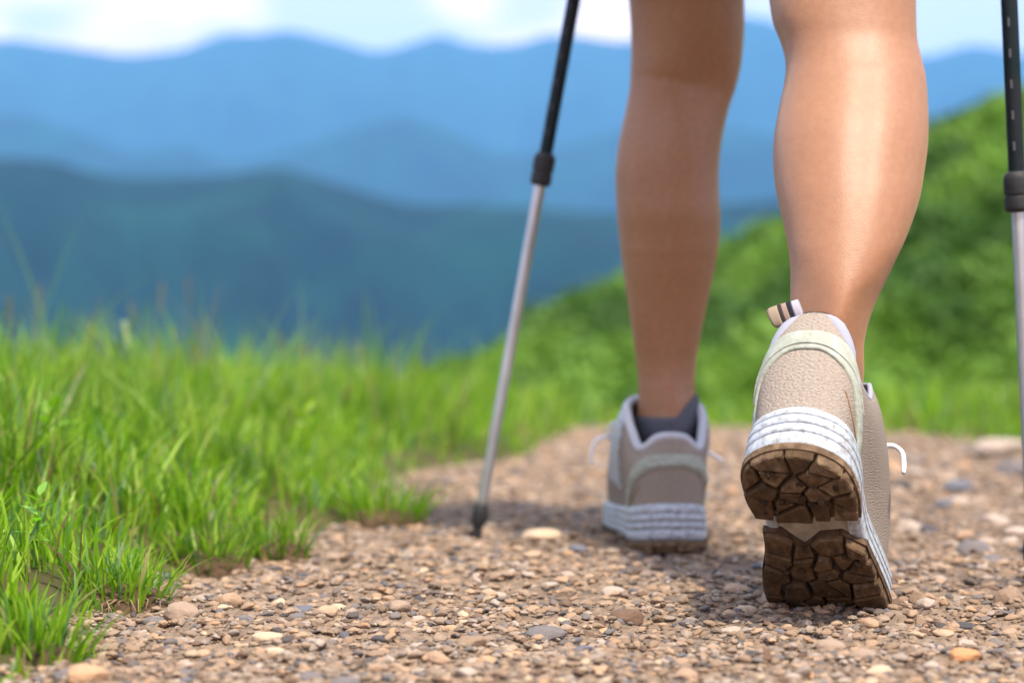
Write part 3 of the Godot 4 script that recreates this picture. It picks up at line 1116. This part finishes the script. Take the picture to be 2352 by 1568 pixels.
const TONES := [[0.385, 0.266, 0.175], [0.322, 0.216, 0.141], [0.435, 0.331, 0.225], [0.277, 0.202, 0.147], [0.231, 0.158, 0.105], [0.399, 0.244, 0.141], [0.14, 0.124, 0.122], [0.109, 0.113, 0.133], [0.058, 0.054, 0.058], [0.432, 0.216, 0.098], [0.34, 0.275, 0.225], [0.128, 0.077, 0.05]]
const ODDS := [0, 0, 1, 1, 1, 1, 2, 3, 3, 3, 3, 4, 4, 4, 5, 6, 6, 7, 8, 10, 10, 10, 11, 11, 10, 3, 1]

func build_path_stones() -> void:
	var rng := RandomNumberGenerator.new()
	rng.seed = 4242
	var bump := noise_tex(0.03, 5, Color.BLACK, Color.WHITE, 256, 71)
	var mottle := noise_tex(0.02, 5, lin(0.78, 0.75, 0.72), Color.WHITE, 256, 72)
	var mats := []
	for t in TONES:
		mats.append(textured(mat(lin(t[0], t[1], t[2]), 0.8, 0.35), mottle, 0.35, bump, 0.06))
	var shapes := []
	for k in 12:
		shapes.append(stone_mesh(100 + k, 2, null, 4 + k % 8, 0.28))
	# stones that stand out, each a thing
	var taken := []
	for s in [
		["pebble", "round grey-brown pebble resting just below the grass tuft", 412, 1434, 80, 0.76, 3, 0.2, 1],
		["stone", "brown angular stone right of the round pebble, below the grass", 525, 1394, 62, 0.62, 1, 0.5, 3],
		["pebble", "smooth cream pebble in the front left of the path", 611, 1478, 76, 0.5, 2, 2.9, 0],
		["pebble", "long cream pebble with a flat top, just in front of the smooth cream one", 624, 1509, 68, 0.40, 2, 0.1, 5],
		["stone", "large pale orange stone cut off by the bottom left edge", 190, 1584, 108, 0.52, 5, 0.3, 2],
		["pebble", "small dark grey pebble in the front left of the path", 856, 1511, 42, 0.5, 8, 0.0, 4],
		["stone", "dark brown oblong stone lying in the middle of the path", 1440, 1430, 96, 0.44, 11, 0.1, 6],
		["stone", "brown woody looking stone lying across the path left of centre", 1084, 1486, 84, 0.46, 4, 0.4, 7],
		["stone", "flat grey stone right of the woody brown stone", 1255, 1466, 96, 0.36, 6, 2.95, 8],
		["stone", "tan stone with a pointed end in front of the flat grey stone", 1118, 1528, 62, 0.5, 5, 0.7, 9],
		["clod", "small brown clod right of the toe of the lifted shoe", 2062, 1400, 46, 0.75, 11, 0.3, 10],
		["clod", "larger brown clod touching the small one right of the lifted shoe", 2117, 1399, 64, 0.78, 4, 1.2, 11],
		["stone", "bright orange stone near the bottom right corner", 2216, 1526, 84, 0.46, 9, 0.2, 2],
		["pebble", "pale grey-brown pebble in front of the lifted shoe", 1908, 1509, 74, 0.55, 3, 0.2, 1],
		["stone", "brown stone cut off by the right edge of the picture", 2325, 1392, 84, 0.65, 4, 0.6, 3],
		["stone", "pale oblong stone in the left part of the path near the pole tip", 1246, 1254, 98, 0.34, 2, 0.05, 5],
		["pebble", "pale pebble on the path below the forward shoe", 1410, 1358, 60, 0.55, 10, 0.1, 0],
		["pebble", "tan pebble just left of the lifted shoe", 1692, 1357, 58, 0.5, 0, 3.0, 4],
		["pebble", "cream oblong pebble left of the toe of the lifted shoe", 1714, 1399, 56, 0.40, 2, 0.1, 8],
		["stone", "grey stone cut off by the bottom edge left of centre", 790, 1582, 90, 0.5, 6, 0.1, 6],
		["rock", "pale slab of rock at the far right edge of the path", 2310, 1062, 150, 0.42, 10, 0.1, 7],
		["rock", "grey rock in front of the pale slab at the right edge", 2330, 1098, 90, 0.55, 6, 0.9, 9],
		["pebble", "blue-grey pebble in the front of the path left of the middle", 1342, 1506, 44, 0.4, 7, 0.1, 10],
		["stone", "grey stone tucked under the grass at the left edge of the path", 352, 1430, 60, 0.5, 6, 2.6, 11]]:
		var p := on_path(s[2], s[3])
		var w: float = s[4] * -p.z / F_PX / 2.0
		var m := stone_mesh(300 + int(s[8]), 3, mats[s[6]], 2 + int(s[8]) % 4, 0.14)
		var o := obj(s[0], m)
		var y: float = w * float(s[5])
		o.transform = Transform3D(Basis(Vector3.UP, float(s[7])).scaled_local(Vector3(w, y, w * 0.8)), Vector3(p.x, p.y + y * 0.55, p.z - w * 0.4))
		tag(o, s[1], s[0])
		taken.append([Vector2(p.x, p.z), w])
	# the largest of the other stones, pieces of the path
	var made := 0
	while made < 292:
		var d := 1.26 + pow(rng.randf(), 1.6) * 2.6
		var x := rng.randf_range(-0.30, 0.30) * d
		if x < left_edge(d) + 0.02 or x > right_edge(d):
			continue
		var w := rng.randf_range(0.0055, 0.0115) * (0.8 + 0.35 * (d - 1.2)) * (1.5 if rng.randf() < 0.1 else 1.0)
		if x > 0.45 and d > 1.9:
			w *= rng.randf_range(1.2, 2.3)
		var ok := true
		for t in taken:
			if Vector2(x, -d).distance_to(t[0]) < (w + float(t[1])) * 0.9:
				ok = false
				break
		if not ok:
			continue
		taken.append([Vector2(x, -d), w])
		var o := obj("stone", shapes[rng.randi() % 12], path_node)
		o.material_override = mats[ODDS[rng.randi() % ODDS.size()]]
		var flat := rng.randf_range(0.28, 0.58)
		var bs := Basis(Vector3.UP, rng.randf() * TAU) * Basis(Vector3.RIGHT, rng.randf_range(-0.25, 0.25))
		o.transform = Transform3D(bs.scaled_local(Vector3(w, w * flat, w * rng.randf_range(0.6, 0.9))), Vector3(x, path_h(x, d) + w * flat * rng.randf_range(0.05, 0.5), -d))
		made += 1
	# the countless rest
	var pm := textured(mat(Color.WHITE, 0.85, 0.3), mottle, 0.35, bump, 0.06)
	pm.vertex_color_use_as_albedo = true
	scatter("gravel", stone_mesh(501, 2, pm, 11, 0.34), 54000, 0.0016, 0.0078, 1.0, rng)
	scatter("grit", stone_mesh(502, 1, pm, 6, 0.3), 90000, 0.0006, 0.0018, 0.6, rng)

func scatter(called: String, mesh: Mesh, count: int, small: float, big: float, reach: float, rng: RandomNumberGenerator) -> void:
	var buf := PackedFloat32Array()
	buf.resize(count * 16)
	var n := 0
	while n < count:
		var d := 1.1 + pow(rng.randf(), 1.9) * 4.6 * reach
		var x := rng.randf_range(-0.33, 0.36) * d
		if x < left_edge(d) - 0.06 or x > right_edge(d) + 0.1:
			continue
		var w := lerpf(small, big, pow(rng.randf(), 1.9)) * (0.75 + 0.3 * (d - 1.1))
		var flat := rng.randf_range(0.3, 0.6)
		var bs := (Basis(Vector3.UP, rng.randf() * TAU) * Basis(Vector3.RIGHT, rng.randf_range(-0.25, 0.25)) * Basis(Vector3.BACK, rng.randf_range(-0.25, 0.25))).scaled_local(Vector3(w, w * flat, w * rng.randf_range(0.55, 0.95)))
		var y := path_h(x, d) + w * flat * rng.randf_range(-0.25, 0.6)
		var t = TONES[ODDS[rng.randi() % ODDS.size()]]
		var k := rng.randf_range(0.8, 1.1)
		var dust := rng.randf_range(0.0, 0.5)     # dust from the path lies on most of them
		var o := n * 16
		buf[o] = bs.x.x
		buf[o + 1] = bs.y.x
		buf[o + 2] = bs.z.x
		buf[o + 3] = x
		buf[o + 4] = bs.x.y
		buf[o + 5] = bs.y.y
		buf[o + 6] = bs.z.y
		buf[o + 7] = y
		buf[o + 8] = bs.x.z
		buf[o + 9] = bs.y.z
		buf[o + 10] = bs.z.z
		buf[o + 11] = -d
		buf[o + 12] = lerpf(t[0], 0.17, dust) * k
		buf[o + 13] = lerpf(t[1], 0.129, dust) * k
		buf[o + 14] = lerpf(t[2], 0.09, dust) * k
		buf[o + 15] = 1.0
		n += 1
	var mm := MultiMesh.new()
	mm.transform_format = MultiMesh.TRANSFORM_3D
	mm.use_colors = true
	mm.mesh = mesh
	mm.instance_count = count
	mm.buffer = buf
	var o := MultiMeshInstance3D.new()
	o.name = called
	o.multimesh = mm
	o.set_meta("kind", "stuff")
	path_node.add_child(o)

# ---------------------------------------------------------------- grass
var blade_mat: StandardMaterial3D

func blade(b: MB, p: Vector3, tall: float, wide: float, lean: Vector3, curl: float, face: float) -> void:
	var side := Vector3(cos(face), 0, sin(face)) * wide * 0.5
	var o := b.v.size()
	var prev := p
	for k in 4:
		var t := k / 4.0
		var q := p + Vector3.UP * tall * (t - curl * 0.35 * t * t) + lean * tall * (t * 0.35 + curl * t * t)
		var w := 1.0 - pow(t, 2.2) * 0.75
		if k == 0:
			w = 0.7
		b.vert(q - side * w)
		b.vert(q + side * w)
		prev = q
	b.vert(p + Vector3.UP * tall * (1.0 - curl * 0.35) + lean * tall * (0.35 + curl))
	for k in 3:
		var a := o + k * 2
		b.tri(a, a + 1, a + 2)
		b.tri(a + 1, a + 3, a + 2)
	b.tri(o + 6, o + 7, o + 8)

func grass_color(rng: RandomNumberGenerator, x: float, d: float) -> Color:
	var r := rng.randf()
	var c: Color
	if r < 0.06:
		c = Color(0.30, 0.24, 0.11)
	elif r < 0.09:
		c = Color(0.16, 0.10, 0.05)
	else:
		var t := rng.randf()
		c = Color(0.045, 0.15, 0.006).lerp(Color(0.27, 0.45, 0.016), t)
		if t > 0.72:
			c = c.lerp(Color(0.36, 0.46, 0.08), rng.randf() * 0.8)
		elif t < 0.12:
			c = c.lerp(Color(0.14, 0.24, 0.13), 0.7)
		c = c * (0.98 + 0.35 * nz.get_noise_2d(x * 3.0, d * 3.0))
	return c

func build_grass() -> void:
	blade_mat = mat(Color.WHITE, 0.48, 0.45)
	blade_mat.vertex_color_use_as_albedo = true
	blade_mat.backlight_enabled = true
	blade_mat.backlight = Color(0.9, 1.0, 0.5)
	var rng := RandomNumberGenerator.new()
	rng.seed = 99
	var b := MB.new()
	var n := 0
	while n < 42000:
		var d := 1.15 + pow(rng.randf(), 1.35) * 3.9
		var x := rng.randf_range(-0.42, 0.12) * d
		var l := left_edge(d) - x
		if l < -0.01 + rng.randf() * rng.randf() * 0.10:
			continue
		var grow_ := sm(-0.03, 0.30, l)
		if rng.randf() > 0.35 + 1.0 * nz.get_noise_2d(x * 18.0, d * 14.0) + 0.4 * grow_:
			continue
		put_blade(b, rng, x, d, lerpf(0.024, 0.100, grow_) * rng.randf_range(0.5, 1.35) * (1.0 + 0.5 * nz.get_noise_2d(x * 7.0, d * 5.0)) * (1.35 if rng.randf() < 0.04 else 1.0) * (rng.randf_range(1.3, 2.1) if d > 2.9 and rng.randf() < 0.14 else 1.0))
		n += 1
	# over the brow behind the path and up the bank on the right
	n = 0
	while n < 26000:
		var d := rng.randf_range(4.4, 10.0)
		var x := rng.randf_range(-0.22, 0.40) * d
		var on: bool = x > left_edge(d) and x < right_edge(d)
		if on and (d < 4.85 or rng.randf() < 0.5 and d < 5.5):
			continue
		put_blade(b, rng, x, d, rng.randf_range(0.05, 0.14))
		n += 1
	n = 0
	while n < 4200:
		var d := rng.randf_range(2.6, 4.6)
		var x := rng.randf_range(0.2, 0.42) * d
		if x < right_edge(d) + rng.randf() * 0.2 or nz.get_noise_2d(x * 7.0, d * 7.0) < -0.1:
			continue
		put_blade(b, rng, x, d, rng.randf_range(0.02, 0.07))
		n += 1
	var g := obj("grass", b.commit(blade_mat, false, false))
	g.set_meta("kind", "stuff")
	tag(g, "lush bright green grass covering the bank left of the path", "grass")

func put_blade(b: MB, rng: RandomNumberGenerator, x: float, d: float, tall: float) -> void:
	b.tint = grass_color(rng, x, d)
	var a := rng.randf() * TAU
	var lean := Vector3(cos(a), 0, sin(a)) * rng.randf_range(0.1, 0.9)
	blade(b, Vector3(x, ground_h(x, d) - 0.004, -d), tall, rng.randf_range(0.0018, 0.0050) * (0.8 + d * 0.12), lean, rng.randf_range(0.05, 0.75), rng.randf() * TAU)

# ---------------------------------------------------------------- single plants
func tuft(label: String, px: float, py: float, w: float, count: int, tall: float, roots := false) -> void:
	var p := on_path(px, py)
	var t := thing("grass_tuft", label, "grass tuft", p)
	var rng := RandomNumberGenerator.new()
	rng.seed = int(px * 7 + py)
	var b := MB.new()
	for k in count:
		var a := rng.randf() * TAU
		var r := sqrt(rng.randf()) * w
		var q := Vector3(cos(a) * r, -0.004 + 0.018 * (1.0 - r / w), sin(a) * r * 0.7)
		b.tint = grass_color(rng, p.x, -p.z)
		var lean := Vector3(q.x, 0, q.z) / w * 0.9 + Vector3(rng.randfn(), 0, rng.randfn()) * 0.3
		blade(b, q, tall * rng.randf_range(0.5, 1.3), rng.randf_range(0.0014, 0.0034), lean, rng.randf_range(0.05, 0.7), rng.randf() * TAU)
	obj("blades", b.commit(blade_mat, false, false), t)
	var soil := MB.new()
	var rows := []
	for j in 7:
		var row := PackedVector3Array()
		for k in 20:
			var a := TAU * k / 20.0
			var r: float = w * [1.05, 1.0, 0.9, 0.72, 0.5, 0.25, 0.05][j] * (1.0 + 0.22 * nfine.get_noise_2d(k * 0.9 + px, j * 0.5))
			row.append(Vector3(cos(a) * r, [-0.012, 0.002, 0.008, 0.013, 0.016, 0.018, 0.019][j], sin(a) * r * 0.7))
		rows.append(row)
	soil.rings(rows, true)
	obj("clod", soil.commit(textured(mat(Color.WHITE, 0.95, 0.2), noise_tex(0.03, 5, lin(0.025, 0.016, 0.01), lin(0.13, 0.085, 0.05), 128, 81), 12.0, noise_tex(0.05, 4, Color.BLACK, Color.WHITE, 128, 82), 0.5), false, false), t)
	if roots:
		var rm := mat(lin(0.20, 0.13, 0.07), 0.9)
		for k in 14:
			var a := rng.randf_range(-0.4, 2.4)
			var s := Vector3(cos(a) * w * 0.8, 0.008, sin(a) * w * 0.6)
			var e := s + Vector3(cos(a) * 0.016 + rng.randfn() * 0.008, -0.008, sin(a) * 0.016 + rng.randfn() * 0.006)
			var rb := MB.new()
			rb.tube([s, s.lerp(e, 0.4) + Vector3(rng.randfn(), rng.randf(), rng.randfn()) * 0.004, e], [0.0009, 0.0007, 0.0003], 5)
			obj("root", rb.commit(rm), t)

func leaf(b: MB, p: Vector3, dir: Vector3, long: float, wide: float) -> void:
	var side := dir.cross(Vector3.UP).normalized() * wide * 0.5
	var up := side.cross(dir).normalized()
	var o := b.v.size()
	for k in 6:
		var t := k / 5.0
		var w := sin(PI * pow(t, 0.8)) + 0.04
		var c := p + dir * long * t - up * long * 0.25 * t * t * signf(up.y)
		b.vert(c - side * w + up * wide * 0.12 * w)
		b.vert(c)
		b.vert(c + side * w + up * wide * 0.12 * w)
	for k in 5:
		for j in 2:
			var a := o + k * 3 + j
			b.tri(a, a + 1, a + 3)
			b.tri(a + 1, a + 4, a + 3)

func weed(label: String, x: float, d: float, tall: float, leaves: int, size: float, tint: Color) -> void:
	var t := thing("leafy_weed", label, "weed", Vector3(x, ground_h(x, d), -d))
	var rng := RandomNumberGenerator.new()
	rng.seed = int(x * 1000 + d * 100)
	var sb := MB.new()
	sb.tint = tint * 0.8
	sb.tube([Vector3.ZERO, Vector3(0.004, tall * 0.5, 0.002), Vector3(0.006, tall, 0)], [0.0016, 0.0013, 0.0008], 6)
	obj("stem", sb.commit(blade_mat), t)
	for k in leaves:
		var f := 0.35 + 0.65 * k / (leaves - 1.0)
		var a := k * 2.4 + rng.randf()
		var lb := MB.new()
		lb.tint = tint * rng.randf_range(0.7, 1.15)
		leaf(lb, Vector3(0.005 * f, tall * f, 0), Vector3(cos(a), lerpf(0.25, 1.1, f * f), sin(a)).normalized(), size * rng.randf_range(0.7, 1.2), size * 0.42)
		obj("leaf", lb.commit(blade_mat, false, false), t)

func build_plants() -> void:
	tuft("small grass tuft in the bottom left corner of the picture", 75, 1525, 0.035, 170, 0.052)
	tuft("grass tuft with bare dark roots above the round pebble", 275, 1392, 0.042, 210, 0.045, true)
	tuft("low grass tuft with a soil clod, middle of the row along the path edge", 480, 1312, 0.040, 190, 0.042)
	tuft("grass tuft at the pointed end of the front bank", 640, 1290, 0.030, 150, 0.040)
	tuft("farther blurred grass tuft sticking out towards the pole tip", 880, 1212, 0.050, 240, 0.055)
	weed("yellow-green leafy weed standing in the grass near the left edge", -0.50, 2.05, 0.105, 9, 0.03, Color(0.22, 0.42, 0.03))
	weed("small leafy weed low in the grass at the far left edge", -0.405, 1.62, 0.06, 8, 0.018, Color(0.20, 0.42, 0.05))
	weed("yellowish leafy weed in the blurred grass left of the pole", -0.30, 2.75, 0.09, 9, 0.028, Color(0.30, 0.42, 0.03))
	# seed heads above the grass
	var rng := RandomNumberGenerator.new()
	rng.seed = 12
	var k := 0
	for s in [[372, 655, 4.1, "tallest of the brown seed heads above the grass, leaning left"], [432, 640, 4.3, "thin upright brown seed head beside the tallest one"], [300, 700, 4.0, "brown seed head left of the tallest one"], [92, 665, 3.8, "seed head near the left edge of the grass, upright and green-brown"], [20, 690, 3.4, "seed head at the very left edge of the grass"], [640, 770, 4.2, "pinkish brown seed head in the middle of the grass bank"], [830, 800, 4.3, "seed head farthest right on the grass bank"], [700, 790, 4.3, "short seed head right of the pinkish one"], [285, 745, 3.0, "pale fluffy seed head below the brown ones"]]:
		var d: float = s[2]
		var top := at(s[0], s[1], d)
		var g := Vector3(top.x + 0.02 * (k % 3 - 1), ground_h(top.x, d), -d)
		var t := thing("seed_stalk", s[3], "grass stalk", g)
		var tip := top - g
		var sb := MB.new()
		sb.tint = Color(0.16, 0.22, 0.05)
		sb.tube([Vector3.ZERO, Vector3(tip.x * 0.3, tip.y * 0.55, 0.0), tip * 0.8], [0.0012, 0.001, 0.0008], 5)
		obj("stem", sb.commit(blade_mat), t)
		var hb := MB.new()
		hb.tint = Color(0.55, 0.55, 0.48) if k == 8 else [Color(0.30, 0.19, 0.08), Color(0.24, 0.15, 0.09), Color(0.26, 0.20, 0.07)][k % 3]
		for j in 26:
			var f := j / 25.0
			var a := j * 2.4
			var c := tip * lerpf(0.78, 1.0, f)
			leaf(hb, c, (Vector3(cos(a) * 0.6, 1.0, sin(a) * 0.6)).normalized(), 0.011, 0.004)
		obj("seed_head", hb.commit(blade_mat, false, false), t)
		k += 1
	# one small pink flower in the rooty tuft
	var p := on_path(240, 1375)
	var fl := thing("flower", "tiny pale pink flower in the grass tuft with bare roots", "flower", Vector3(p.x, p.y, p.z + 0.02))
	var st := MB.new()
	st.tint = Color(0.12, 0.25, 0.03)
	st.tube([Vector3.ZERO, Vector3(0, 0.016, 0.004), Vector3(0, 0.026, 0.006)], [0.0008, 0.0007, 0.0006], 5)
	obj("stem", st.commit(blade_mat), fl)
	var pink := mat(lin(0.62, 0.38, 0.60), 0.7)
	for j in 5:
		var a := TAU * j / 5.0
		var pb := MB.new()
		leaf(pb, Vector3(0, 0.026, 0.006), Vector3(cos(a), 0.6 + 0.3 * sin(a), sin(a)).normalized(), 0.006, 0.004)
		obj("petal", pb.commit(pink, false, false), fl)
